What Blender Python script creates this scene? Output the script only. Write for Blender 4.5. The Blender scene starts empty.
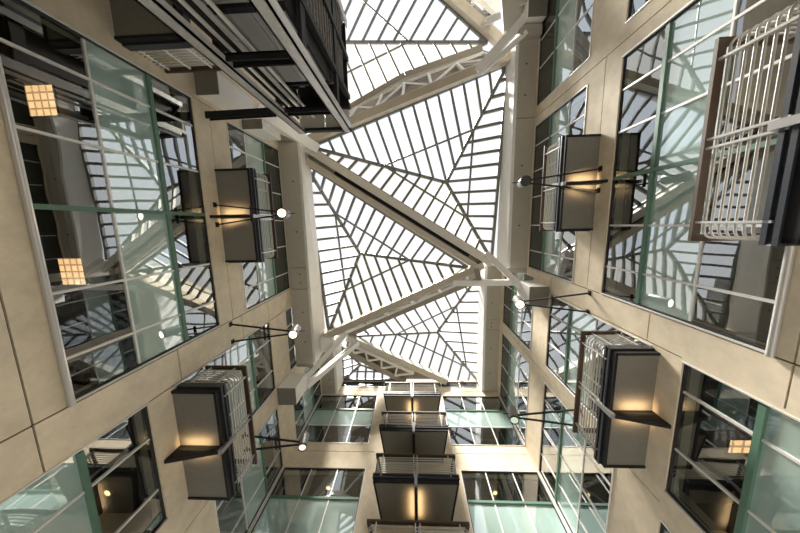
import bpy, bmesh, math, random
from mathutils import Vector, Matrix
random.seed(7)
scene = bpy.context.scene
COL = scene.collection
V = Vector
XL, XR, YF, YB, ZFLOOR = -5.0, 4.5, 9.0, -13.0, -1.6

# ------------------------------------------------------------------ materials
def new_mat(name):
    m = bpy.data.materials.new(name); m.use_nodes = True
    nt = m.node_tree; nt.nodes.clear()
    out = nt.nodes.new('ShaderNodeOutputMaterial')
    return m, nt, out

def principled(name, col, rough=0.5, metal=0.0, var=0.0, scale=8.0, bump=0.0, bscale=60.0, spec=0.5, col2=None):
    m, nt, out = new_mat(name)
    b = nt.nodes.new('ShaderNodeBsdfPrincipled')
    b.inputs['Roughness'].default_value = rough
    b.inputs['Metallic'].default_value = metal
    b.inputs['Specular IOR Level'].default_value = spec
    nt.links.new(b.outputs[0], out.inputs[0])
    tc = nt.nodes.new('ShaderNodeTexCoord')
    if var > 0:
        n = nt.nodes.new('ShaderNodeTexNoise'); n.inputs['Scale'].default_value = scale
        n.inputs['Detail'].default_value = 8; n.inputs['Roughness'].default_value = 0.65
        nt.links.new(tc.outputs['Object'], n.inputs['Vector'])
        r = nt.nodes.new('ShaderNodeValToRGB')
        c2 = col2 or tuple(c*(1-var) for c in col)
        c1 = tuple(min(1, c*(1+var)) for c in col)
        r.color_ramp.elements[0].position = .3; r.color_ramp.elements[0].color = (*c2, 1)
        r.color_ramp.elements[1].position = .7; r.color_ramp.elements[1].color = (*c1, 1)
        nt.links.new(n.outputs['Fac'], r.inputs[0])
        nt.links.new(r.outputs[0], b.inputs['Base Color'])
    else:
        b.inputs['Base Color'].default_value = (*col, 1)
    if bump > 0:
        n2 = nt.nodes.new('ShaderNodeTexNoise'); n2.inputs['Scale'].default_value = bscale
        nt.links.new(tc.outputs['Object'], n2.inputs['Vector'])
        bp = nt.nodes.new('ShaderNodeBump'); bp.inputs['Strength'].default_value = bump
        bp.inputs['Distance'].default_value = .02
        nt.links.new(n2.outputs['Fac'], bp.inputs['Height'])
        nt.links.new(bp.outputs[0], b.inputs['Normal'])
    return m

def window_glass(name, body, refl, wave=0.004):
    """a pane: tinted see-through or back-painted body under a mirror-like coating with a slight roller wave"""
    m, nt, out = new_mat(name)
    tc = nt.nodes.new('ShaderNodeTexCoord')
    n = nt.nodes.new('ShaderNodeTexNoise'); n.inputs['Scale'].default_value = 1.1; n.inputs['Detail'].default_value = 1
    nt.links.new(tc.outputs['Object'], n.inputs['Vector'])
    bp = nt.nodes.new('ShaderNodeBump'); bp.inputs['Strength'].default_value = wave; bp.inputs['Distance'].default_value = 1.0
    nt.links.new(n.outputs['Fac'], bp.inputs['Height'])
    gl = nt.nodes.new('ShaderNodeBsdfGlossy'); gl.inputs['Roughness'].default_value = 0.0
    gl.inputs['Color'].default_value = (.93, .97, 1, 1)
    nt.links.new(bp.outputs[0], gl.inputs['Normal'])
    fr = nt.nodes.new('ShaderNodeFresnel'); fr.inputs['IOR'].default_value = 1.5
    mp = nt.nodes.new('ShaderNodeMath'); mp.operation = 'MULTIPLY_ADD'
    mp.inputs[1].default_value = 1.15; mp.inputs[2].default_value = refl; mp.use_clamp = True
    nt.links.new(fr.outputs[0], mp.inputs[0])
    mix = nt.nodes.new('ShaderNodeMixShader')
    ge = nt.nodes.new('ShaderNodeNewGeometry')           # the coating is on the outer face only
    sb = nt.nodes.new('ShaderNodeMath'); sb.operation = 'SUBTRACT'; sb.inputs[0].default_value = 1.0
    nt.links.new(ge.outputs['Backfacing'], sb.inputs[1])
    mu = nt.nodes.new('ShaderNodeMath'); mu.operation = 'MULTIPLY'
    nt.links.new(mp.outputs[0], mu.inputs[0]); nt.links.new(sb.outputs[0], mu.inputs[1])
    nt.links.new(mu.outputs[0], mix.inputs[0])
    if body[0] == 'clear':
        t = nt.nodes.new('ShaderNodeBsdfTransparent'); t.inputs[0].default_value = (*body[1], 1)
    else:
        t = nt.nodes.new('ShaderNodeBsdfDiffuse'); t.inputs[0].default_value = (*body[1], 1)
    nt.links.new(t.outputs[0], mix.inputs[1]); nt.links.new(gl.outputs[0], mix.inputs[2])
    nt.links.new(mix.outputs[0], out.inputs[0])
    return m

def roof_glass(name, tint, trans, tcol):
    m, nt, out = new_mat(name)
    t = nt.nodes.new('ShaderNodeBsdfTransparent'); t.inputs[0].default_value = (*tint, 1)
    l = nt.nodes.new('ShaderNodeBsdfTranslucent'); l.inputs[0].default_value = (*tcol, 1)
    mix = nt.nodes.new('ShaderNodeMixShader'); mix.inputs[0].default_value = trans
    nt.links.new(t.outputs[0], mix.inputs[1]); nt.links.new(l.outputs[0], mix.inputs[2])
    nt.links.new(mix.outputs[0], out.inputs[0])
    return m

def emitter(name, col, s):
    m, nt, out = new_mat(name)
    e = nt.nodes.new('ShaderNodeEmission'); e.inputs[0].default_value = (*col, 1); e.inputs[1].default_value = s
    nt.links.new(e.outputs[0], out.inputs[0]); return m

def tile_emitter(name, col, s):
    """diffuser tile of a ceiling luminaire: bright cells between darker louvre blades"""
    m, nt, out = new_mat(name)
    tc = nt.nodes.new('ShaderNodeTexCoord')
    br = nt.nodes.new('ShaderNodeTexBrick')
    br.offset = 0.0; br.inputs['Scale'].default_value = 1.0
    br.inputs['Brick Width'].default_value = .17; br.inputs['Row Height'].default_value = .17
    br.inputs['Mortar Size'].default_value = .02
    br.inputs['Color1'].default_value = (*col, 1); br.inputs['Color2'].default_value = (*[c*.8 for c in col], 1)
    br.inputs['Mortar'].default_value = (*[c*.35 for c in col], 1)
    nt.links.new(tc.outputs['Object'], br.inputs['Vector'])
    e = nt.nodes.new('ShaderNodeEmission'); e.inputs[1].default_value = s
    nt.links.new(br.outputs['Color'], e.inputs[0]); nt.links.new(e.outputs[0], out.inputs[0]); return m

M = {}
M['stone'] = principled('sandstone_cladding', (.75, .655, .505), .75, var=.12, scale=3.5, bump=.15, bscale=90)
M['joint'] = principled('dark_joint', (.035, .03, .025), .9)
M['soffit'] = principled('roof_edge_panel', (.50, .46, .385), .6, var=.06, scale=2)
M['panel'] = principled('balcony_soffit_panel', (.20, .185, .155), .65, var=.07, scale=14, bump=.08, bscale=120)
M['white'] = principled('white_painted_steel', (.93, .92, .89), .45, var=.04, scale=3)
M['cream'] = principled('cream_painted_steel', (.58, .515, .415), .5, var=.06, scale=2)
M['greybeam'] = principled('grey_beige_painted_steel', (.72, .68, .60), .45, var=.05, scale=2)
M['clad'] = principled('grey_clad_panel', (.36, .325, .27), .6, var=.06, scale=2)
M['bar'] = principled('dark_glazing_bar', (.20, .20, .19), .45)
M['silver'] = principled('silver_aluminium', (.78, .77, .75), .4, .2, var=.03)
M['green'] = principled('green_painted_transom', (.10, .20, .145), .42, var=.06)
M['gasket'] = principled('black_gasket', (.02, .02, .02), .5)
M['black'] = principled('black_steel', (.012, .012, .013), .6, .0, var=.1, spec=.3)
M['channel'] = principled('blue_black_channel', (.035, .04, .05), .4, .3, var=.1, scale=20)
M['steel'] = principled('brushed_rail_steel', (.62, .615, .60), .3, .45)
M['strap'] = principled('grey_steel_strap', (.40, .40, .41), .35, .5)
M['wood'] = principled('dark_brown_handrail', (.06, .034, .018), .45, var=.25, scale=12)
M['towersteel'] = principled('grey_tower_steel', (.55, .55, .54), .4, .3, var=.08)
M['louvre'] = principled('dark_louvre', (.03, .03, .03), .65, .0, var=.3, scale=5, spec=.3)
M['mesh'] = principled('dark_grey_block', (.16, .15, .14), .85, var=.45, scale=14, bump=.5, bscale=30)
M['lampgrey'] = principled('grey_lamp_housing', (.20, .20, .205), .4, .3)
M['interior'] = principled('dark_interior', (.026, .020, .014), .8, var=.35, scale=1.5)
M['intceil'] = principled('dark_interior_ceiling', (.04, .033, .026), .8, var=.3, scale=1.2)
M['timber'] = principled('timber_board', (.16, .11, .065), .6, var=.25, scale=3)
M['floorm'] = principled('pale_stone_floor', (.27, .27, .275), .5, var=.06, scale=.7)
M['plaster'] = principled('white_plaster', (.74, .71, .65), .7, var=.03)
M['clear'] = window_glass('clear_window_glass', ('clear', (.80, .84, .82)), .27)
M['teal'] = window_glass('teal_backed_glass', ('body', (.46, .63, .60)), .33)
M['darkpane'] = window_glass('dark_opaque_glass', ('body', (.05, .055, .045)), .0)
M['glazing'] = roof_glass('shade_blue_roof_glazing', (.955, .975, 1.0), .02, (.9, .95, 1.0))  # blue tint paints the look of roof faces turned from the sun
M['glazing_sunlit'] = roof_glass('sunlit_cream_roof_glazing', (1.0, .985, .945), .02, (1, .96, .88))  # same glass, cream tint paints sunlight on the sun-facing roof faces
M['glazing_white'] = roof_glass('daylit_white_roof_glazing', (.985, .985, .985), .02, (1, .98, .95))  # same glass again, white daylight tone put into the tint
M['lens'] = emitter('warm_lamp_lens', (1, .80, .52), 3.2)
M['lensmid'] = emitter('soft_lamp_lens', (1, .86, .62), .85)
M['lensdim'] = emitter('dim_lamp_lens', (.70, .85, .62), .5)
M['warm'] = emitter('warm_bulb', (1, .62, .24), 2.6)
M['ceilinglight'] = tile_emitter('warm_ceiling_tile', (1, .55, .26), 1.35)
M['paper'] = principled('white_paper', (.8, .78, .7), .8)
M['lamptop'] = principled('light_top_panel', (.62, .59, .53), .6)

# ------------------------------------------------------------------ mesh helpers
class MB:
    def __init__(s): s.v = []; s.f = []
    def add(s, vs, fs):
        o = len(s.v); s.v += [tuple(v) for v in vs]; s.f += [tuple(i+o for i in f) for f in fs]
    def box(s, a, b):
        x0, x1 = sorted((a[0], b[0])); y0, y1 = sorted((a[1], b[1])); z0, z1 = sorted((a[2], b[2]))
        s.add([(x0,y0,z0),(x1,y0,z0),(x1,y1,z0),(x0,y1,z0),(x0,y0,z1),(x1,y0,z1),(x1,y1,z1),(x0,y1,z1)],
              [(0,3,2,1),(4,5,6,7),(0,1,5,4),(1,2,6,5),(2,3,7,6),(3,0,4,7)])
    def hexa(s, bot, top):
        n = len(bot); fs = [tuple(range(n))[::-1], tuple(range(n, 2*n))]
        for i in range(n): fs.append((i, (i+1) % n, n+(i+1) % n, n+i))
        s.add(list(bot)+list(top), fs)
    def beam(s, p, q, w, h, up=(0,0,1)):
        p, q, up = V(p), V(q), V(up); d = (q-p).normalized()
        x = d.cross(up)
        if x.length < 1e-4: x = d.cross(V((1,0,0)))
        x.normalize(); u = x.cross(d).normalized()
        x *= w/2; u *= h/2
        s.hexa([p-x-u, p+x-u, p+x+u, p-x+u], [q-x-u, q+x-u, q+x+u, q-x+u])
    def ibeam(s, p, q, w, h, t=.03, up=(0,0,1)):
        p, q, up = V(p), V(q), V(up); d = (q-p).normalized()
        x = d.cross(up); x.normalize(); u = x.cross(d).normalized()
        s.beam(p+u*(h/2-t/2), q+u*(h/2-t/2), w, t, up); s.beam(p-u*(h/2-t/2), q-u*(h/2-t/2), w, t, up)
        s.beam(p, q, t, h-2*t, up)
    def tube(s, path, r, n=8):
        path = [V(p) for p in path]; rings = []
        for i, p in enumerate(path):
            d = (path[min(i+1, len(path)-1)]-path[max(i-1, 0)]).normalized()
            a = d.cross(V((0,0,1)))
            if a.length < 1e-3: a = d.cross(V((1,0,0)))
            a.normalize(); b = d.cross(a)
            rings.append([p+(a*math.cos(2*math.pi*k/n)+b*math.sin(2*math.pi*k/n))*r for k in range(n)])
        vs = [v for rg in rings for v in rg]; fs = []
        for i in range(len(rings)-1):
            for k in range(n):
                fs.append((i*n+k, i*n+(k+1) % n, (i+1)*n+(k+1) % n, (i+1)*n+k))
        fs.append(tuple(range(n))[::-1]); fs.append(tuple(range((len(rings)-1)*n, len(rings)*n)))
        s.add(vs, fs)
    def lathe(s, p, axis, prof, n=20, caps=True):
        """profile of (distance along axis, radius) turned about the axis"""
        p, ax = V(p), V(axis).normalized(); a = ax.cross(V((.3,.5,.1))).normalized(); b = ax.cross(a)
        vs = [p+ax*t+(a*math.cos(2*math.pi*k/n)+b*math.sin(2*math.pi*k/n))*r for t, r in prof for k in range(n)]
        fs = []
        for i in range(len(prof)-1):
            for k in range(n): fs.append((i*n+k, i*n+(k+1) % n, (i+1)*n+(k+1) % n, (i+1)*n+k))
        if caps: fs.append(tuple(range(n))[::-1]); fs.append(tuple(range((len(prof)-1)*n, len(prof)*n)))
        s.add(vs, fs)
    def sheet(s, pts, t):
        """thin slab: polygon thickened along its normal"""
        pts = [V(p) for p in pts]; n = (pts[1]-pts[0]).cross(pts[2]-pts[0]).normalized()*t
        s.hexa(pts, [p+n for p in pts])
    def build(s, name, mat, parent=None, bevel=0, smooth=False):
        me = bpy.data.meshes.new(name); me.from_pydata(s.v, [], s.f); me.update()
        bm = bmesh.new(); bm.from_mesh(me); bmesh.ops.recalc_face_normals(bm, faces=bm.faces)
        if smooth:
            for f in bm.faces: f.smooth = len(f.verts) == 4
            for e in bm.edges:
                if len(e.link_faces) == 2 and e.calc_face_angle(0) > .6: e.smooth = False
        bm.to_mesh(me); bm.free()
        o = bpy.data.objects.new(name, me); COL.objects.link(o)
        me.materials.append(M[mat])
        if parent: o.parent = parent
        if bevel:
            b = o.modifiers.new('bevel', 'BEVEL'); b.width = bevel; b.segments = 2; b.limit_method = 'ANGLE'
        return o

def root(name, loc=(0,0,0), rz=0):
    o = bpy.data.objects.new(name, None); COL.objects.link(o); o.empty_display_size = .1
    o.location = loc; o.rotation_euler = (0, 0, rz); return o
def tag(o, label=None, cat=None, group=None, kind=None):
    if label: o['label'] = label
    if cat: o['category'] = cat
    if group: o['group'] = group
    if kind: o['kind'] = kind
    return o
def copy_tree(o, parent=None):
    c = o.copy(); COL.objects.link(c)
    if parent: c.parent = parent
    for ch in list(o.children): copy_tree(ch, c)
    return c
def struct(mb, name, mat, bevel=0):
    return tag(mb.build(name, mat, None, bevel), kind='structure')

# wall coordinates: a = along the wall, z = height, d = distance into the atrium
def W(side, a, z, d):
    if side == 'left': return (XL+d, a, z)
    if side == 'right': return (XR-d, a, z)
    if side == 'front': return (a, YF-d, z)
    return (a, YB+d, z)
def wbox(mb, side, a0, a1, z0, z1, d0, d1): mb.box(W(side, a0, z0, d0), W(side, a1, z1, d1))

# ------------------------------------------------------------------ walls with openings and recessed joints
def make_wall(side, a0, a1, top, holes, joints_a, joints_z, name):
    """top: list of (a0, a1, ztop). joints_a: (a, z0, z1); joints_z: (z, a0, a1)"""
    J = .012
    A = {a0, a1}; Z = {ZFLOOR}
    for h in holes: A |= {h[0], h[1]}; Z |= {h[2], h[3]}
    for t in top: A |= {t[0], t[1]}; Z.add(t[2])
    for j in joints_a: A |= {j[0]-J, j[0]+J}; Z |= {j[1], j[2]}
    for j in joints_z: Z |= {j[0]-J, j[0]+J}; A |= {j[1], j[2]}
    A = sorted(x for x in A if a0-1e-6 <= x <= a1+1e-6); Z = sorted(Z)
    mb = MB(); mj = MB()
    for i in range(len(A)-1):
        ac = (A[i]+A[i+1])/2
        zt = [t[2] for t in top if t[0] <= ac <= t[1]][0]
        run = None
        for k in range(len(Z)-1):
            zc = (Z[k]+Z[k+1])/2
            if zc > zt: break
            if any(h[0] < ac < h[1] and h[2] < zc < h[3] for h in holes): continue
            jj = any(abs(ac-j[0]) < J and j[1] < zc < j[2] for j in joints_a) or any(abs(zc-j[0]) < J and j[1] < ac < j[2] for j in joints_z)
            wbox(mj if jj else mb, side, A[i], A[i+1], Z[k], Z[k+1], -.32, -.03 if jj else 0)
    w = struct(mb, name, 'stone')
    if mj.v: mj.build('joint', 'joint', w)
    return w

holesL = [(-3.0, 2.47, 3.42, 6.53), (-2.9, 2.45, 7.68, 10.65), (3.22, 5.76, -.9, 4.45), (6.5, 8.96, -.9, 4.45),
          (3.22, 5.76, 5.05, 8.87), (6.5, 8.96, 5.6, 8.87), (3.22, 5.76, 10.05, 13.3), (6.5, 8.96, 10.05, 13.3)]
make_wall('left', YB, YF, [(YB, -3.2, 13.4), (-3.2, 5.76, 11.3), (5.76, YF, 14.2)], holesL,
          [(2.5, 2.3, 10.6), (3.205, 4.47, 10.0), (-3.02, 6.5, 7.7), (6.48, 4.5, 13)],
          [(3.0, -3.6, 3.2), (5.22, 2.5, 3.2), (7.05, -2.9, 2.5), (8.86, 2.5, 3.2), (7.4, 2.5, 3.2), (6.95, 5.8, 6.5)], 'wall_left')
holesR = [(-3.42, 1.7, 3.42, 6.53), (-3.42, 1.7, 7.68, 10.65), (-9.5, -4.05, 3.42, 6.53), (-9.5, -4.05, 7.68, 10.65),
          (2.35, 4.85, -.9, 4.45), (5.45, 8.96, -.9, 4.45), (2.35, 4.85, 5.05, 8.87), (5.45, 8.96, 5.6, 8.87),
          (2.0, 4.9, 10.05, 13.3), (5.45, 8.96, 10.05, 13.3)]
make_wall('right', YB, YF, [(YB, -6.3, 11.3), (-6.3, 1.75, 11.3), (1.75, YF, 14.2)], holesR,
          [(1.72, 2.3, 10.0), (2.3, 4.47, 10.0), (5.15, 4.5, 13), (-3.72, 3, 10.6)],
          [(3.2, 1.0, 2.3), (5.16, 1.72, 2.3), (7.05, -3.72, 1.72), (8.86, 1.72, 2.3), (3.0, -4.4, 1.0)], 'wall_right')
holesF = [(-4.96, -1.85, 5.6, 8.87), (1.68, 4.46, 5.6, 8.87), (-4.96, -1.95, 10.05, 13.3), (1.5, 4.46, 10.05, 13.3),
          (-4.3, 3.8, 14.08, 14.62), (-4.96, -1.85, -.9, 4.45), (1.68, 4.46, -.9, 4.45)]
make_wall('front', XL, XR, [(XL, XR, 14.72)], holesF, [(-1.9, 4.5, 5.55), (1.65, 4.5, 5.55)],
          [(9.63, -4.9, -1.6), (9.63, 1.6, 4.4), (5.1, -4.9, 4.4), (13.7, -4.9, 4.4)], 'wall_front')
mb = MB(); wbox(mb, 'back', XL, XR, ZFLOOR, 11.3, -.3, 0); struct(mb, 'wall_back', 'stone')
mb = MB(); mb.box((XL-.3, YB-.3, ZFLOOR-.3), (XR+.3, YF+.3, ZFLOOR)); struct(mb, 'floor', 'floorm')

# ------------------------------------------------------------------ windows
WN = 0
def window(side, a0, a1, z0, z1, mull, rows, kinds, green_z=(), green_a=(), sill_tube=False, depth=4.6, bright=None):
    """rows: dividing heights; kinds: glass of every row from the bottom up"""
    global WN; WN += 1
    r = root('window_%d' % WN, W(side, (a0+a1)/2, z0, 0)); tag(r, kind='structure')
    inv = V(r.location)
    def bld(mb, name, mat, **k):
        mb.v = [tuple(V(v)-inv) for v in mb.v]; return mb.build(name, mat, r, **k)
    cl, te, dk = MB(), MB(), MB()
    zz = [z0]+list(rows)+[z1]
    for k, kind in enumerate(kinds):
        wbox({'c': cl, 't': te, 'd': dk}[kind], side, a0, a1, zz[k], zz[k+1], -.06, -.05)
    if cl.v: bld(cl, 'clear_pane', 'clear')
    if te.v: tag(bld(te, 'frosted_pane', 'teal'), 'teal backed glass')
    if dk.v: tag(bld(dk, 'dark_pane', 'darkpane'), 'dark opaque glass')
    fr = MB(); t = .04
    for (b0, b1, c0, c1) in ((a0, a0+t, z0, z1), (a1-t, a1, z0, z1), (a0+t, a1-t, z0, z0+t), (a0+t, a1-t, z1-t, z1)):
        wbox(fr, side, b0, b1, c0, c1, -.12, -.03)
    bld(fr, 'frame', 'gasket')
    li = MB()
    for (b0, b1, c0, c1) in ((a0-.012, a0+.012, z0, z1), (a1-.012, a1+.012, z0, z1), (a0, a1, z0-.015, z0+.012)):
        wbox(li, side, b0, b1, c0, c1, -.02, .018)
    bld(li, 'edge_trim', 'silver')
    ml = MB()
    for m in mull:
        wbox(ml, side, m-.019, m+.019, z0+.05, z1-.05, -.075, -.028)
    for z in rows:
        if z not in green_z: wbox(ml, side, a0+.05, a1-.05, z-.016, z+.016, -.075, -.03)
    bld(ml, 'mullion_grid', 'silver')
    for z in green_z:
        g = MB(); wbox(g, side, a0+.05, a1-.05, z-.04, z+.04, -.09, -.005); tag(bld(g, 'transom', 'green'), 'green transom')
    for a in green_a:
        g = MB(); wbox(g, side, a-.035, a+.035, z0+.05, z1-.05, -.09, 0); tag(bld(g, 'post', 'green'), 'green post')
    if sill_tube:
        g = MB(); g.tube([W(side, a0-.02, z0-.035, .045), W(side, a1+.02, z0-.035, .045)], .04, 14)
        tag(bld(g, 'sill_tube', 'steel', smooth=True), 'round silver sill tube')
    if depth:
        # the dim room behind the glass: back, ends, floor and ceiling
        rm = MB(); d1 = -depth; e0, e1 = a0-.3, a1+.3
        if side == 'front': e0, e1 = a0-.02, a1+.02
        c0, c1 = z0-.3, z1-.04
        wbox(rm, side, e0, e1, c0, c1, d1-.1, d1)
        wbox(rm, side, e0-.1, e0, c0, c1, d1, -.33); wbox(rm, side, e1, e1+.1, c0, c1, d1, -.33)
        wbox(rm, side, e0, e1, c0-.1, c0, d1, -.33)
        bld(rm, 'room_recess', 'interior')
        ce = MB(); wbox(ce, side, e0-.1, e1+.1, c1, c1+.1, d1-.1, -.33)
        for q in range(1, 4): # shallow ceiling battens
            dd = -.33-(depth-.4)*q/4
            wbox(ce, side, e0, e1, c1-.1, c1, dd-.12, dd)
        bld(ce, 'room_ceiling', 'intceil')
    return r

MAINR = [4.47, 5.5]; UPR = [8.52, 9.55]
CR, CU = [6.65, 7.75], [11.12, 12.2]
window('left', -3.0, 2.47, 3.42, 6.53, [-2.37, -1.35, .85, 1.82], MAINR, 'ctc', [5.5], [-.35], True)
window('left', -2.9, 2.45, 7.68, 10.65, [-2.27, -1.27, -.27, .73, 1.8], UPR, 'ctd', [9.55])
window('left', 3.22, 5.76, -.9, 4.45, [3.92, 5.03], [1.2, 2.3, 3.4], 'cttc', [3.4])
window('left', 6.5, 8.96, -.9, 4.45, [7.2, 8.25], [1.2, 2.3, 3.4], 'cttc', [3.4])
window('left', 3.22, 5.76, 5.05, 8.87, [3.9, 5.03], CR, 'ctc', [7.75])
window('left', 6.5, 8.96, 5.6, 8.87, [7.05, 8.25], CR, 'ctc', [7.75])
window('left', 3.22, 5.76, 10.05, 13.3, [3.95, 4.95], CU, 'ctd', [12.2])
window('left', 6.5, 8.96, 10.05, 13.3, [7.2, 8.25], CU, 'ctd', [12.2])
window('right', -3.42, 1.7, 3.42, 6.53, [-2.75, -1.9, .1, 1.05], MAINR, 'ctc', [5.5], [-.93], True)
window('right', -3.42, 1.7, 7.68, 10.65, [-2.75, -1.85, -.93, .1, 1.05], UPR, 'ctd', [9.55])
window('right', -9.5, -4.05, 3.42, 6.53, [-5.2, -6.2, -7.2, -8.2], MAINR, 'ctc', [5.5])
window('right', -9.5, -4.05, 7.68, 10.65, [-5.3, -6.2, -7.2, -8.2], UPR, 'ctd', [9.55])
window('right', 2.35, 4.85, -.9, 4.45, [2.87, 3.95], [1.2, 2.3, 3.4], 'cttc', [3.4])
window('right', 5.45, 8.96, -.9, 4.45, [6.1, 7.2, 8.1], [1.2, 2.3, 3.4], 'cttc', [3.4])
window('right', 2.35, 4.85, 5.05, 8.87, [3.0, 4.0], CR, 'ctc', [7.75])
window('right', 5.45, 8.96, 5.6, 8.87, [6.1, 7.2, 8.2], CR, 'ctc', [7.75])
window('right', 2.0, 4.9, 10.05, 13.3, [3.0, 4.0], CU, 'ctd', [12.2])
window('right', 5.45, 8.96, 10.05, 13.3, [6.1, 7.2, 8.2], CU, 'ctd', [12.2])
window('front', -4.96, -1.85, 5.6, 8.87, [-3.9, -2.9], CR, 'ctc', [7.75])
window('front', 1.68, 4.46, 5.6, 8.87, [2.58, 3.55], CR, 'ctc', [7.75])
window('front', -4.96, -1.95, 10.05, 13.3, [-3.92, -2.9], CU, 'ctc', [12.2])
window('front', 1.5, 4.46, 10.05, 13.3, [2.5, 3.45], CU, 'ctc', [12.2])
window('front', -4.3, 3.8, 14.08, 14.62, [-3.05, -1.7, -.35, .9, 1.55, 2.6], [], 'd', depth=0)

# ------------------------------------------------------------------ roof edge: soffits and white upstands
def soffit(name, x_wall, x_in, y0, y1, z, joints):
    mb = MB(); ys = sorted([y0, y1]+[j for j in joints])
    for i in range(len(ys)-1):
        mb.box((x_wall, ys[i]+(.012 if i else 0), z), (x_in, ys[i+1]-(.012 if i < len(ys)-2 else 0), z+.12))
    o = struct(mb, name, 'soffit')
    m2 = MB(); m2.box((x_wall, y0, z+.05), (x_in, y1, z+.11)); m2.build('joint', 'joint', o)
    m3 = MB() # bolt heads in the panels
    s = 1 if x_in > x_wall else -1
    for k, y in enumerate(ys[:-1]):
        for fy in (.3, .7):
            m3.lathe((x_in-s*.28, y+(ys[k+1]-y)*fy, z+.01), (0,0,-1), [(0, .03), (.03, .03)], 8)
    m3.build('fixing', 'gasket', o)
    return o
soffit('trim_1', XL, -4.27, -3.2, 5.76, 10.65, [1.62, 2.5])
soffit('trim_2', XR, 3.84, -6.3, 1.75, 10.72, [-3.75])
soffit('trim_3', XL, -4.27, 5.9, YF, 13.42, [7.8])
soffit('trim_4', XR, 3.80, 1.95, YF, 13.72, [4.95, 5.5])
def upstand(name, pts_low, pts_high, t=.12, mat='white'):
    """white wall strip between the soffit's inner edge and the glass"""
    mb = MB(); a, b = V(pts_low[0]), V(pts_low[1]); c, d = V(pts_high[1]), V(pts_high[0])
    mb.sheet([a, b, c, d], t); return struct(mb, name, mat)
upstand('trim_5', [(-4.27, -3.2, 10.65), (-4.27, 5.76, 10.65)], [(-4.2, -3.2, 11.4), (-4.0, 5.2, 11.4)])
upstand('trim_6', [(3.84, 1.75, 10.72), (3.84, -6.3, 10.72)], [(3.62, 1.75, 11.4), (3.74, -6.3, 11.4)])
upstand('trim_7', [(-4.27, 5.9, 13.42), (-4.27, YF, 13.42)], [(-4.25, 5.9, 14.7), (-4.25, YF, 14.7)])
upstand('trim_8', [(3.80, YF, 13.72), (3.80, 1.95, 13.72)], [(3.76, YF, 14.7), (3.76, 1.95, 14.7)])
# end walls where the roof steps up
mb = MB(); mb.box((XL, 5.76, 10.65), (-4.27, 5.9, 14.7)); struct(mb, 'trim_9', 'clad')
mb = MB(); mb.box((XR, 1.75, 10.72), (3.80, 1.95, 14.7)); struct(mb, 'trim_10', 'clad')
mb = MB(); mb.box((XL, -3.5, 10.3), (-4.27, -3.2, 14.7)); struct(mb, 'trim_11', 'clad')
# white ceiling at the back right, beyond the glass roof
mb = MB(); mb.hexa([(XR, -12.9, 10.72), (XR, -6.55, 10.72), (3.3, -6.6, 10.72), (2.6, -12.9, 10.72)],
                   [(XR, -12.9, 10.9), (XR, -6.55, 10.9), (3.3, -6.6, 10.9), (2.6, -12.9, 10.9)]); struct(mb, 'ceiling', 'plaster')
mb = MB(); mb.box((XR, -6.62, 10.45), (3.78, -6.3, 11.0)); struct(mb, 'trim_12', 'soffit', .02)

# ------------------------------------------------------------------ skylights
def skylight(name, label, ring, apex, skip_hip=(), spacing=.51, glass=None, off=0):
    r = root(name, (0, 0, 0)); tag(r, label, 'skylight', 'pyramid skylights')
    n = len(ring); ring = [V(p) for p in ring]; apex = V(apex)
    for i in range(n):
        p, q = ring[i], ring[(i+1) % n]
        g = MB(); g.sheet([p, q, apex], .012)
        face = g.build('glazing', glass[i] if glass else 'glazing_white', r)
        e = MB(); e.beam(p, q, .12, .12); e.build('curb_bar', 'bar', r)
        L = (q-p).length; d = (q-p)/L; ta = (apex-p).dot(d)
        t = spacing*(.5+off)
        up = d.cross(apex-p).normalized()
        if up.z < 0: up = -up
        while t < L:
            f = t/ta if t < ta else (L-t)/(L-ta)
            h = p.lerp(apex, f) if t < ta else q.lerp(apex, f)
            b = p+d*t
            if (h-b).length > .12:
                m = MB(); m.beam(b-up*.04, h-up*.04, .10, .10, up); m.build('glazing_bar', 'bar', face)
            t += spacing
        pu = MB(); pu.beam(p.lerp(apex, .5)-up*.05, q.lerp(apex, .5)-up*.05, .075, .05, up); pu.build('purlin', 'bar', face)
    for i in range(n):
        if i in skip_hip: continue
        h = MB(); h.beam(ring[i], apex, .13, .13); h.build('hip_bar', 'bar', r)
    return r
GB, GC, GW = 'glazing', 'glazing_sunlit', 'glazing_white'  # shaded blue, sunlit cream and white copies of one glass, chosen per face
A1, B1, D1 = (-4.05, -3.2, 11.4), (3.3, 1.5, 11.4), (3.7, -5.92, 11.4)
A2, C2, B2 = (-4.35, -2.6, 11.4), (-3.75, 4.62, 11.4), (2.38, 1.82, 11.4)
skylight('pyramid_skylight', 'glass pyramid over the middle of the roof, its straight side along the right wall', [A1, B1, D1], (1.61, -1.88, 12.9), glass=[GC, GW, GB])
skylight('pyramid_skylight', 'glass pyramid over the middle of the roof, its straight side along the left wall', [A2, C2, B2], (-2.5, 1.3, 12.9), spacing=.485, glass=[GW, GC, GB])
B3, E3, C3 = (3.62, 2.72, 14.7), (4.93, 10.54, 14.7), (-3.62, 6.24, 14.7)
skylight('pyramid_skylight', 'glass pyramid above the right of the front wall balconies', [C3, B3, E3], (1.49, 6.62, 16.2), spacing=.62)
D4, F4, A4 = (3.75, -8.6, 14.7), (-6.0, -17.0, 14.7), (-6.0, -4.7, 14.7)
skylight('pyramid_skylight', 'glass pyramid at the top of the photo behind the dark lift tower', [A4, D4, F4], (-3.7, -9.85, 16.2), spacing=.72, glass=[GC, GB, GW])
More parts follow.
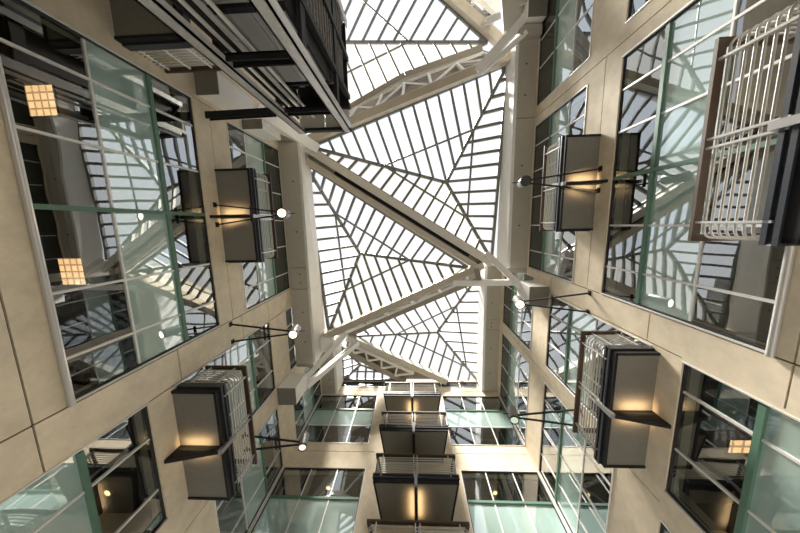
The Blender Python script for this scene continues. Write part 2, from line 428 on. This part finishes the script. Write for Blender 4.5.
skylight('pyramid_skylight', 'small triangular skylight above the left of the front wall', [(-4.15, 6.9, 14.7), (-.6, 8.95, 14.7), (-4.15, 8.95, 14.7)], (-3.2, 8.3, 15.3), spacing=.5)
# far corner at the back right, between the top truss and the white ceiling
skylight('pyramid_skylight', 'sliver of skylight at the top right beyond the cream roof truss', [(3.9, -9.5, 14.7), (3.9, -16.5, 14.7), (-4.2, -16.5, 14.7)], (1.9, -14.0, 16.0), spacing=.75)

# ------------------------------------------------------------------ roof trusses
def truss(name, label):
    r = root(name); return tag(r, label, 'roof truss', 'roof trusses')
def part(r, name, mat, p, q, w, h, kind='beam', lab=None):
    m = MB()
    if kind == 'beam': m.beam(p, q, w, h)
    elif kind == 'i': m.ibeam(p, q, w, h)
    else: m.tube([p, q], w, 10)
    o = m.build(name, mat, r, smooth=(kind == 'tube'))
    if lab: o['label'] = lab
    return o
def lp(p, q, t): return tuple(V(p).lerp(V(q), t))

# AB: long diagonal across the middle, a pair of chords with a dark slot between
r = truss('roof_truss', 'long twin diagonal beam crossing the middle of the glass roof')
def AB(x, n, z):
    """point on the long diagonal: x across the atrium, n metres off its upper glass edge"""
    t = (x+4.05)/7.35; return (x-.53*n, -3.2+4.7*t+.85*n, z)
part(r, 'upper_chord', 'greybeam', AB(-4.1, .13, 11.18), AB(3.3, .13, 11.18), .30, .40)
part(r, 'lower_chord', 'cream', AB(-4.0, .56, 11.12), AB(3.0, .56, 11.12), .24, .36)
part(r, 'slot_side', 'clad', AB(-4.0, .32, 11.3), AB(3.0, .32, 11.3), .3, .12)
m = MB(); m.beam(AB(-2.85, .35, 11.2), AB(2.5, .35, 11.2), .13, .12); m.build('slot_plate', 'black', r)
part(r, 'end_leg', 'white', (3.0, 1.2, 11.0), (3.95, 2.3, 9.9), .22, .26)
part(r, 'end_leg', 'white', (-3.7, -3.1, 11.0), (-4.6, -3.35, 8.9), .26, .3)

# stepped trusses: low tan chord, white web, clad wall leaning up to the higher glass
def step_truss(label, low, high, posts, flip=False):
    r = truss('roof_truss', label)
    lo = [V(p) for p in low]; hi = [V(p) for p in high]
    m = MB()
    for i in range(len(lo)-1): m.sheet([lo[i], lo[i+1], hi[i+1], hi[i]] , .06)
    m.build('cladding', 'clad', r)
    for i in range(len(lo)-1):
        part(r, 'lower_chord', 'cream', lo[i]+V((0,0,-.2)), lo[i+1]+V((0,0,-.2)), .28, .4)
        part(r, 'upper_chord', 'clad', hi[i], hi[i+1], .4, .36)
    n = V((0, 0, -.28))
    def at(t, f):
        s = t*(len(lo)-1); i = min(int(s), len(lo)-2)
        a = lo[i].lerp(lo[i+1], s-i); b = hi[i].lerp(hi[i+1], s-i)
        return a.lerp(b, f)+n
    c0 = [at(t, .12) for t in posts]; c1 = [at(t, .62) for t in posts]
    part(r, 'web_chord', 'white', c0[0], c0[-1], .2, .16)
    for i in range(len(posts)-1): part(r, 'web_chord', 'white', c1[i], c1[i+1], .13, .13)
    for i in range(len(posts)):
        part(r, 'web_post', 'white', c0[i], c1[i], .11, .11)
        if i+1 < len(posts):
            if i % 2 == 0: part(r, 'web_diagonal', 'white', c0[i], c1[i+1], .09, .09)
            else: part(r, 'web_diagonal', 'white', c1[i], c0[i+1], .09, .09)
    return r
rBC = step_truss('white-webbed roof truss running down-left from the right white corbel',
    [(-3.85, 4.72, 11.4), (2.9, 1.66, 11.4)], [(-3.75, 6.05, 14.7), (3.7, 2.85, 14.7)], [.02, .18, .36, .54, .72, .9])
m = MB(); m.box((-3.98, 4.7, 10.85), (-3.5, 5.35, 11.35)); m.build('node_block', 'white', rBC, bevel=.02)
part(rBC, 'tie_tube', 'white', (3.95, 2.2, 10.15), (1.65, 2.35, 10.8), .2, .24)
part(rBC, 'post', 'clad', (2.6, 1.75, 11.1), (2.62, 2.3, 10.5), .16, .16)
rAD = step_truss('roof truss with white web and bent grey edge beside the dark lift tower',
    [(-4.1, -3.35, 11.4), (-.3, -4.66, 11.4), (3.75, -6.02, 11.4)], [(-3.6, -5.55, 14.7), (-.2, -7.2, 14.7), (3.5, -8.25, 14.7)], [.04, .2, .36, .5, .64, .8, .95])
# CG: truss in front of the left corner, both sides at the higher level
r = truss('roof_truss', 'short cream truss running to the front wall above its left balcony side')
part(r, 'upper_chord', 'greybeam', (-3.75, 6.2, 14.55), (1.9, 8.9, 14.55), .34, .4)
part(r, 'lower_chord', 'clad', (-3.9, 6.9, 14.5), (-.5, 8.9, 14.5), .28, .34)
m = MB(); m.sheet([(-3.75, 6.25, 14.72), (1.9, 8.9, 14.72), (-.5, 8.9, 14.72), (-3.9, 6.9, 14.72)], .06); m.build('cladding', 'clad', r)
c0 = [lp((-3.6, 6.5, 14.25), (.9, 8.7, 14.25), t) for t in (0, .2, .4, .6, .8)]
c1 = [lp((-3.6, 6.85, 14.2), (-.6, 8.65, 14.2), t) for t in (.1, .35, .6, .85, 1)]
part(r, 'web_chord', 'white', c0[0], c0[-1], .14, .14)
for i in range(4):
    part(r, 'web_diagonal', 'white', c0[i], c1[i], .1, .1)
    part(r, 'web_diagonal', 'white', c1[i], c0[i+1], .1, .1)
# DF: top right
r = truss('roof_truss', 'cream truss leaving the top of the photo to the right of the lift tower')
part(r, 'lower_chord', 'cream', (1.0, -11.25, 14.5), (4.3, -8.5, 14.5), .42, .4)
part(r, 'upper_chord', 'white', (1.9, -11.6, 14.4), (4.6, -9.4, 14.4), .5, .3)
part(r, 'web_diagonal', 'white', (2.3, -11.2, 14.2), (3.9, -9.6, 13.4), .16, .16)
part(r, 'web_diagonal', 'white', (2.9, -9.9, 14.2), (3.2, -11.0, 14.0), .16, .16)

# corbels and the white legs that stand on them
def corbel(label, x0, x1, y0, y1, z0, z1, mat='panel'):
    r = root('corbel', ((x0+x1)/2, (y0+y1)/2, z0)); tag(r, label, 'corbel', 'corbels under the roof trusses')
    o = V(r.location)
    m = MB(); m.box(V((x0, y0, z0))-o, V((x1, y1, z1))-o); m.build('block', 'white', r, bevel=.015)
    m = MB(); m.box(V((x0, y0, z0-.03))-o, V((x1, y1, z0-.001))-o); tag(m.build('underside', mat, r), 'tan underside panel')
    return r
corbel('white corbel with tan underside on the left wall beside the front corner windows', XL+.004, -4.32, 5.8, 6.45, 8.95, 10.0)
corbel('white corbel with tan underside on the right wall above the lit spotlight', XR, 3.87, 2.1, 2.75, 8.95, 10.0)
corbel('large tan corbel under the white bracket beside the lift landing', XL, -4.46, -3.62, -3.12, 6.72, 8.2)
corbel('smaller tan corbel on the left wall behind the black steel beam', XL, -4.4, -3.2, -2.93, 8.45, 9.6)
corbel('white corbel at the top right end of the roof edge', XR, 3.9, -7.2, -6.66, 10.2, 10.7)
def leg(label, p, q, w, h):
    m = MB(); m.ibeam(p, q, w, h, .05)
    o = m.build('roof_strut', 'white'); return tag(o, label, 'strut', 'white roof struts')
leg('upper white strut rising from the left corbel to the roof node', (-4.5, 6.2, 10.0), (-2.95, 4.65, 11.25), .2, .22)
leg('lower white strut rising from the left corbel towards the front truss', (-4.4, 6.4, 10.0), (-3.0, 6.2, 13.7), .22, .24)
leg('thick white strut fanning from the top right corbel to the bent truss', (4.0, -6.9, 10.5), (2.45, -5.45, 10.9), .26, .26)
leg('thin white strut fanning from the top right corbel along the roof edge', (4.0, -6.4, 10.5), (2.6, -5.4, 10.9), .14, .16)
leg('white strut from the top right corbel to the cream top truss', (4.0, -7.2, 10.6), (3.6, -9.2, 14.2), .36, .3)
leg('white strut above the tan corbel behind the lift tower rail', (-4.3, -3.35, 8.2), (-3.7, -3.05, 11.0), .34, .3)

# ------------------------------------------------------------------ balconies
def arc_path(hw0, hw1, d0, d1, z, r=.12):
    """from the wall out along one side, round the corner, along the front and back (half widths hw0 at wall, hw1 at front)"""
    pts = [(-hw0, d0, z)]
    for k in range(5):
        t = k/4*math.pi/2
        pts.append((-hw1+r-r*math.cos(t), d1-r+r*math.sin(t), z))
    for k in range(5):
        t = math.pi/2-k/4*math.pi/2
        pts.append((hw1-r+r*math.cos(t), d1-r+r*math.sin(t), z))
    pts.append((hw0, d0, z)); return pts
def make_balcony(label, hw0, hw1, dep, lit=True):
    """built about the middle of its foot on the wall: x along the wall, y out from it, z = 0 at the underside"""
    r = root('balcony'); tag(r, label, 'balcony', 'bracketed balconies on the atrium walls')
    def hw(d): return hw0+(hw1-hw0)*d/dep
    for s in (-1, 1):
        m = MB(); e = .05
        lo = [(s*.03, 0, .02), (s*.03, dep-e, .02), (s*(hw(dep)-e), dep-e, .02), (s*(hw(0)-e), 0, .02)]
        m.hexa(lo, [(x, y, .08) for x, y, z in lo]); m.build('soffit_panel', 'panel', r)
        m = MB(); m.hexa([(s*(hw0-.05), 0, 0), (s*(hw1-.05), dep, 0), (s*hw1, dep, 0), (s*hw0, 0, 0)],
                         [(s*(hw0-.05), 0, .12), (s*(hw1-.05), dep, .12), (s*hw1, dep, .12), (s*hw0, 0, .12)])
        m.build('edge_angle', 'black', r)
        m = MB(); m.hexa([(s*(hw0-.02), 0, .12), (s*(hw1-.02), dep, .12), (s*(hw1+.03), dep+.03, .12), (s*(hw0+.03), 0, .12)],
                         [(s*(hw0-.02), 0, .27), (s*(hw1-.02), dep, .27), (s*(hw1+.03), dep+.03, .27), (s*(hw0+.03), 0, .27)])
        m.build('side_channel', 'channel', r)
    m = MB(); m.box((-hw1, dep-.05, 0), (hw1, dep, .12)); m.build('edge_angle', 'black', r)
    m = MB(); m.box((-hw1-.03, dep-.02, .12), (hw1+.03, dep+.03, .17)); m.box((-hw1-.03, dep-.02, .22), (hw1+.03, dep+.03, .27)); m.box((-hw1-.01, dep-.02, .17), (hw1+.01, dep+.005, .22))
    m.build('front_channel', 'channel', r)
    m = MB(); m.hexa([(-hw0+.03, 0, .09), (-hw1+.03, dep-.03, .09), (hw1-.03, dep-.03, .09), (hw0-.03, 0, .09)],
                     [(-hw0+.03, 0, .2), (-hw1+.03, dep-.03, .2), (hw1-.03, dep-.03, .2), (hw0-.03, 0, .2)]); m.build('floor_slab', 'clad', r)
    # black bracket plate under the middle, deeper at the wall
    m = MB(); w = .035
    m.hexa([(-w, 0, .1), (-w, dep-.02, .1), (-w, dep-.02, -.12), (-w, 0, -.37)], [(w, 0, .1), (w, dep-.02, .1), (w, dep-.02, -.12), (w, 0, -.37)])
    m.build('bracket_plate', 'black', r)
    # grey strap up over the channel
    m = MB(); m.box((-.045, dep-.02, -.11), (.045, dep+.06, .34)); m.build('strap', 'strap', r)
    NB = 7
    for k in range(NB):
        m = MB(); m.tube(arc_path(hw0-.02, hw1-.02, 0, dep, .36+k*.083), .015, 6); m.build('rail_bar', 'steel', r, smooth=True)
    for x in (-.055, .055, -hw1+.22, hw1-.22):
        m = MB(); m.box((x-.014, dep-.02, .2), (x+.014, dep+.03, .95)); m.build('rail_post', 'steel', r)
    for s in (-1, 1):
        for d in (.14, dep-.2):
            x = s*(hw(d)-.02); m = MB(); m.box((x-.02, d-.014, .2), (x+.02, d+.014, .95)); m.build('rail_post', 'steel', r)
    hr = MB(); hh = .95; hwid = .09
    hr.box((-hw1-.03, dep-.06, hh), (hw1+.03, dep+.05, hh+.045))
    for s in (-1, 1):
        hr.hexa([(s*(hw0-.06), 0, hh), (s*(hw1-.06), dep-.06, hh), (s*(hw1+.03), dep-.06, hh), (s*(hw0+.03), 0, hh)],
                [(s*(hw0-.06), 0, hh+.045), (s*(hw1-.06), dep-.06, hh+.045), (s*(hw1+.03), dep-.06, hh+.045), (s*(hw0+.03), 0, hh+.045)])
    hr.build('handrail', 'wood', r)
    if lit:
        for s in (-1, 1):
            m = MB(); m.box((s*.036, .1, -.10), (s*.05, dep-.12, -.085)); m.build('light_strip', 'black', r)
    return r
def glow(side, a, z, dep, power=1.3):
    """small lamps beside a balcony's bracket plate washing the soffit above"""
    for s in (-1, 1):
        l = bpy.data.lights.new('bracket_lamp', 'AREA'); l.shape = 'RECTANGLE'; l.size = .06; l.size_y = dep*.65
        l.energy = power; l.color = (1, .68, .36); l.spread = math.radians(150)
        o = bpy.data.objects.new('bracket_lamp', l); COL.objects.link(o)
        p = V(W(side, a+s*.11, z-.15, dep*.45)); o.location = p
        rz = {'left': math.radians(90), 'right': math.radians(90), 'front': 0}[side]
        o.rotation_euler = (math.pi, 0, rz)
ROT = {'left': -math.pi/2, 'right': math.pi/2, 'front': math.pi}
def place(o, side, a, z):
    o.location = W(side, a, z, 0); o.rotation_euler = (0, 0, ROT[side]); return o
b1 = make_balcony('balcony on the left wall with a lit spotlight at its middle', 1.2, 1.2, .90)
place(b1, 'left', -.31, 7.0); glow('left', -.31, 7.0, .9)
def rep(src, label, side, a, z):
    c = copy_tree(src); c['label'] = label; return place(c, side, a, z)
b = rep(b1, 'balcony on the right wall with an unlit black-faced spotlight at its middle', 'right', -.91, 7.0)
b.scale = (.94, .9, 1); glow('right', -.91, 7.0, .8)
b = rep(b1, 'low balcony on the left wall, curved side rails facing the big window', 'left', 4.58, 4.93)
b.scale = (1.08, 1.05, 1); glow('left', 4.58, 4.93, .9)
b = rep(b1, 'balcony on the right wall low down, between the lower dark window and the front corner', 'right', 3.6, 4.85)
b.scale = (1.0, .87, 1); glow('right', 3.6, 4.85, .75)
b = rep(b1, 'large nearest balcony railing at the right edge of the photo', 'right', -.91, 2.75)
b.scale = (.97, .92, 1)
f1 = make_balcony('front wall balcony with warm light, lowest of the three showing an underside', 1.09, 1.29, 1.4)
place(f1, 'front', .02, 7.05); glow('front', .02, 7.05, 1.4, 2.2)
rep(f1, 'front wall balcony with no light, middle of the three showing an underside', 'front', -.03, 9.13)
rep(f1, 'front wall balcony with warm light just under the roof glass', 'front', -.08, 11.22); glow('front', -.08, 11.22, 1.4, 2.2)
rep(f1, 'front wall balcony at the bottom edge of the photo, only its top rail showing', 'front', .05, 4.97)

# lift landing on the left wall
r = root('landing', W('left', -4.72, 4.93, 0), ROT['left']); tag(r, 'lift landing with tan underside and white rails at the top left behind the tower rail', 'landing')
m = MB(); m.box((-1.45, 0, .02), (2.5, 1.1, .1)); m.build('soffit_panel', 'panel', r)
m = MB(); m.box((-1.5, 0, 0), (-1.45, 1.15, .12)); m.box((-1.5, 1.1, 0), (2.5, 1.15, .12)); m.build('edge_angle', 'black', r)
m = MB(); m.box((-1.53, 0, .12), (-1.48, 1.15, .27)); m.box((-1.5, 1.12, .12), (2.5, 1.17, .27)); m.build('side_channel', 'channel', r)
m = MB(); m.box((-1.45, 0, .1), (2.5, 1.1, .22)); m.build('floor_slab', 'clad', r)
for k in range(7):
    m = MB(); m.tube([(-1.48, 0, .36+k*.083), (-1.48, 1.15, .36+k*.083)], .014, 6); m.build('rail_bar', 'steel', r, smooth=True)
for y in (.1, .55, 1.0):
    m = MB(); m.box((-1.5, y-.014, .2), (-1.46, y+.014, .95)); m.build('rail_post', 'white', r)
m = MB(); m.box((-1.53, 0, .95), (-1.43, 1.15, 1.0)); m.build('handrail', 'wood', r)

# ------------------------------------------------------------------ spotlights on V arms
def make_spot(label, lens):
    """x along the wall, y out from the wall, lamp axis nearly vertical"""
    r = root('spotlight'); tag(r, label, 'spotlight', 'cylinder spotlights on twin arms')
    D = 1.74
    for s in (-1, 1):
        m = MB(); m.beam((s*.25, 0, 0), (s*.03, D-.02, .02), .035, .045); m.build('arm', 'black', r)
        m = MB(); m.box((s*.25-.06, 0, -.06), (s*.25+.06, .015, .06)); m.build('wall_plate', 'black', r)
    m = MB(); m.box((-.2, .92, -.03), (.2, .95, .03)); m.build('spreader', 'black', r)
    ax = V((.0, -.22, 1)).normalized(); p = V((0, D+.04, -.12))
    m = MB(); m.lathe(p, ax, [(0, .12), (.46, .12), (.49, .10), (.52, .06)], 20); hs = m.build('housing', 'lampgrey', r, smooth=True)
    m = MB(); m.lathe(p-ax*.012, ax, [(0, .098), (.010, .098)], 20); m.build('lens', lens, hs)
    m = MB(); m.lathe(p-ax*.03, ax, [(0, .122), (0, .105), (.05, .105), (.05, .122), (0, .122)], 20, False); m.build('bezel', 'black', hs, smooth=True)
    m = MB(); m.beam((0, D+.04, .12), (0, D+.26, .14), .02, .02); m.build('cable_stub', 'black', r)
    m = MB(); m.box((-.05, D-.1, -.03), (.05, D+.02, .05)); m.build('clamp', 'black', r)
    return r
def spot_lamp(side, a, z, power):
    l = bpy.data.lights.new('spot_beam', 'SPOT'); l.energy = power; l.color = (1, .85, .62); l.spot_size = math.radians(70)
    l.spot_blend = .6; l.shadow_soft_size = .08
    o = bpy.data.objects.new('spot_beam', l); COL.objects.link(o); o.location = W(side, a, z-.17, 1.76)
s1 = make_spot('lit spotlight in front of the left wall balcony near the roof edge', 'lens'); place(s1, 'left', -.36, 6.86)
def spot(label, side, a, lens):
    c = copy_tree(s1); c['label'] = label
    for ch in c.children_recursive:
        if ch.name.startswith('lens'):
            if lens != 'lens':
                ch.data = ch.data.copy(); ch.data.materials[0] = M[lens]
    return place(c, side, a, 6.92)
spot('lit spotlight on the left wall below the long roof truss end', 'left', 2.84, 'lens')
spot('grey spotlight with round lens low on the left, behind the railed balcony', 'left', 6.24, 'lensmid')
spot('spotlight with unlit black grid face on the right wall', 'right', -.98, 'gasket')
spot('lit spotlight on the right wall under the white corbel', 'right', 2.05, 'lens')
spot('dark spotlight with dim greenish lens near the front right corner', 'right', 5.3, 'lensdim')
for sd, a in (('left', -.36), ('left', 2.84), ('left', 6.15), ('right', 2.05)): spot_lamp(sd, a, 6.9, 60)

# ------------------------------------------------------------------ lift tower
T0, T1, TY, TYB, TZ = -3.3, -1.73, -2.75, -5.7, 8.47
tw = root('lift_tower', (T0, TY, ZFLOOR)); tag(tw, 'dark open steel lift tower with grey corner rails at the top left', 'lift tower')
TO = V((T0, TY, ZFLOOR))
def tpart(name, mat, boxes, lab=None):
    m = MB()
    for a, b in boxes: m.box(V(a)-TO, V(b)-TO)
    o = m.build(name, mat, tw)
    if lab: o['label'] = lab
    return o
for (x, y) in ((T0, TY), (T1, TY), (T0, TYB), (T1, TYB)):
    sx = 1 if x == T0 else -1; sy = -1 if y == TY else 1
    tpart('corner_post', 'towersteel', [((x, y, ZFLOOR), (x+sx*.22, y+sy*.03, TZ)), ((x, y, ZFLOOR), (x+sx*.03, y+sy*.2, TZ)), ((x+sx*.19, y, ZFLOOR), (x+sx*.22, y+sy*.12, TZ))])
for y in (-3.7, -4.7):
    tpart('side_post', 'black', [((T1-.12, y-.06, ZFLOOR), (T1, y+.06, TZ))])
    tpart('side_post', 'towersteel', [((T0, y-.06, ZFLOOR), (T0+.12, y+.06, TZ))])
for z in (-.2, 2.3, 4.9, 7.03):
    tpart('cross_beam', 'black', [((T0+.03, TY-.16, z), (T1-.03, TY-.13, z+.22)), ((T0+.03, TY-.16, z), (T1-.03, TY-.04, z+.03)), ((T0+.03, TY-.16, z+.19), (T1-.03, TY-.04, z+.22))])
    tpart('side_beam', 'black', [((T1-.1, TYB, z), (T1-.02, TY-.05, z+.2))])
    tpart('side_beam', 'black', [((T0+.02, TYB, z), (T0+.1, TY-.05, z+.2))])
    tpart('back_beam', 'black', [((T0+.03, TYB, z), (T1-.03, TYB+.12, z+.22))])
tpart('top_beam', 'black', [((T0, TY-.1, TZ-.18), (T1, TY-.02, TZ))])
tpart('top_beam', 'black', [((T0, TY-.75, TZ-.2), (T1, TY-.62, TZ))])
tpart('top_panel', 'lamptop', [((T0+.05, TY-.62, TZ-.05), (T0+.78, TY-.12, TZ)), ((T0+.82, TY-.62, TZ-.05), (T1-.05, TY-.12, TZ))], 'pale panel')
tpart('top_deck', 'black', [((T0+.05, TYB+.1, TZ-.06), (T1-.05, TY-.8, TZ))])
for x, y in ((T0+.4, -3.1), (T1-.4, -3.1), (T0+.35, -4.2), (T1-.35, -4.2)):
    tpart('guide_rail', 'steel', [((x-.045, y-.012, ZFLOOR), (x+.045, y+.012, TZ-.3)), ((x-.01, y-.06, ZFLOOR), (x+.01, y, TZ-.3))])
for x in (T0+.24, T0+.6, T1-.3):
    tpart('guide_rail', 'silver', [((x-.025, TY-.32, ZFLOOR), (x+.025, TY-.28, TZ-.4))])
for k in range(6):
    z = TZ-.85-.1*(k % 3); x = T0+.25+k*.2
    tpart('cable_tray', 'towersteel' if k % 2 else 'louvre', [((x, TY-1.05-.14*(k % 2), z), (x+.13, TY-.85, z+.05))])
for x in (T0+.62, T0+.8, T1-.66):
    tpart('cable_duct', 'louvre', [((x-.05, -5.3, ZFLOOR), (x+.05, -5.2, TZ-.5))])
for x in (T0+.7, T0+.76, T0+.88, T0+.94):
    m = MB(); m.tube([V((x, -4.1, ZFLOOR))-TO, V((x, -4.1, TZ-.4))-TO], .012, 6); m.build('hoist_rope', 'steel', tw)
tpart('back_wall', 'mesh', [((T0+.1, TYB+.12, ZFLOOR), (T1-.1, TYB+.2, TZ-.1))], 'grey block wall')
side = []
for k in range(60):
    z = ZFLOOR+.3+k*.18
    if z < TZ-.5: side.append(((T1-.09, TYB+.2, z), (T1-.06, TY-.9, z+.09)))
tpart('side_louvre', 'mesh', side)
tpart('side_panel', 'louvre', [((T0+.1, TYB+.2, ZFLOOR), (T0+.13, TY-.3, TZ-.3))])
# machine plate and sheaves under the top
tpart('machine_plate', 'black', [((T0+.25, -4.7, TZ-.75), (T1-.2, -3.8, TZ-.62))])
for x in (T0+.55, T1-.55):
    m = MB(); m.lathe(V((x-.04, -4.1, TZ-.42))-TO, (1, 0, 0), [(0, .2), (.02, .17), (.06, .17), (.08, .2)], 20); m.build('sheave', 'towersteel', tw, smooth=True)
# lift car
car = root('lift_car', (-2.5, -4.2, 4.6)); tag(car, 'dark lift car with ribbed underside inside the steel tower', 'lift car')
m = MB(); m.box((-.62, -.85, 0), (.62, .85, .12)); m.build('floor_plate', 'black', car)
m = MB()
for k in range(16): m.box((-.62, -.83+k*.106, -.05), (.62, -.80+k*.106, 0))
m.build('underside_rib', 'towersteel', car)
m = MB()
for (x0, y0, x1, y1) in ((-.62, -.85, -.57, .85), (.57, -.85, .62, .85), (-.57, -.85, .57, -.8)): m.box((x0, y0, .12), (x1, y1, 2.3))
m.build('cabin_wall', 'louvre', car)
m = MB(); m.box((-.57, .8, .12), (0, .84, 2.2)); m.build('door', 'strap', car)
m = MB(); m.box((0.01, .8, .12), (.57, .84, 2.2)); m.build('door', 'strap', car)
m = MB(); m.box((-.62, -.85, 2.3), (.62, .85, 2.4)); m.build('roof_plate', 'black', car)
m = MB(); m.box((-.72, -.08, -.12), (.72, .08, -.04)); m.build('sling_beam', 'black', car)
# black tie beam from the left wall to the tower
m = MB(); m.ibeam((XL, -2.76, 6.98), (T0, -2.79, 6.98), .16, .16, .02)
o = m.build('tie_beam', 'black'); tag(o, 'short black steel beam from the left wall to the grey lift rail', 'steel beam')

# ------------------------------------------------------------------ lights seen through the windows
def ceil_panel(label, x, y, z, sx, sy):
    r = root('ceiling_light', (x, y, z)); tag(r, label, 'ceiling light', 'ceiling lights behind the windows')
    m = MB(); m.box((-sx/2, -sy/2, -.02), (sx/2, sy/2, 0)); m.build('diffuser', 'ceilinglight', r)
    m = MB()
    for a, b in (((-sx/2-.03, -sy/2-.03, -.03), (sx/2+.03, -sy/2, .0)), ((-sx/2-.03, sy/2, -.03), (sx/2+.03, sy/2+.03, .0)), ((-sx/2-.03, -sy/2, -.03), (-sx/2, sy/2, .0)), ((sx/2, -sy/2, -.03), (sx/2+.03, sy/2, .0))): m.box(a, b)
    m.build('frame', 'gasket', r); return r
ceil_panel('square warm ceiling light behind the upper part of the big left window', -8.4, -2.98, 6.36, .68, .66)
ceil_panel('square warm ceiling light behind the middle of the big left window', -8.5, .98, 6.36, .62, .66)
ceil_panel('warm gridded ceiling light behind the lower right dark window', 5.47, 3.76, 4.28, .46, .24)
def downlight(label, x, y, z, rad=.07):
    r = root('downlight', (x, y, z)); tag(r, label, 'downlight', 'small downlights behind the windows')
    m = MB(); m.lathe((0, 0, -.03), (0, 0, 1), [(0, rad), (.03, rad)], 16); m.build('lamp', 'warm', r)
    m = MB(); m.lathe((0, 0, -.04), (0, 0, 1), [(0, rad+.03), (0, rad), (.04, rad), (.04, rad+.03), (0, rad+.03)], 16, False); m.build('rim', 'steel', r); return r
downlight('small round warm downlight behind the lower left dark window', -5.92, 4.98, 4.3, .06)
downlight('small warm downlight behind the front window left of the balconies', -3.25, 9.66, 8.7, .08)
downlight('small warm downlight behind the front window right of the balconies', 2.9, 9.7, 8.7, .08)
downlight('small warm downlight behind the upper front window left of the balconies', -3.2, 9.6, 13.1, .08)
m = MB(); wbox(m, 'left', 6.02-2.4, 6.16-2.4, 2.75, 2.9, -.087, -.083)
tag(m.build('paper_notice', 'paper'), 'small white paper stuck on the lower left teal glass', 'notice')

# ------------------------------------------------------------------ light
w = bpy.data.worlds.new('overcast_sky'); scene.world = w; w.use_nodes = True
bg = w.node_tree.nodes['Background']; bg.inputs[0].default_value = (.95, .975, 1.0, 1); bg.inputs[1].default_value = .56
sun = bpy.data.lights.new('hazy_sun', 'SUN'); sun.energy = 11; sun.angle = math.radians(14); sun.color = (1, .93, .82)
so = bpy.data.objects.new('hazy_sun', sun); COL.objects.link(so)
so.rotation_euler = V((-.20, -.45, .87)).to_track_quat('Z', 'Y').to_euler()

# ------------------------------------------------------------------ camera (wide lens, tipped almost straight up)
cam = bpy.data.cameras.new('camera'); co = bpy.data.objects.new('camera', cam); COL.objects.link(co)
cam.sensor_width = 36; cam.lens = 271.5*36/800; cam.clip_start = .05; cam.clip_end = 200
R = Matrix(((.9989, .0203, .0424), (-.0137, .9885, -.1508), (-.045, .1501, .9877)))   # rows: image right, image down, view
m4 = Matrix((R[0], -R[1], -R[2])).transposed().to_4x4()
q = m4.to_quaternion(); co.rotation_mode = 'QUATERNION'; co.rotation_quaternion = q
scene.camera = co
scene.view_settings.view_transform = 'Standard'; scene.view_settings.look = 'None'
scene.view_settings.exposure = 0.93; scene.view_settings.gamma = 1
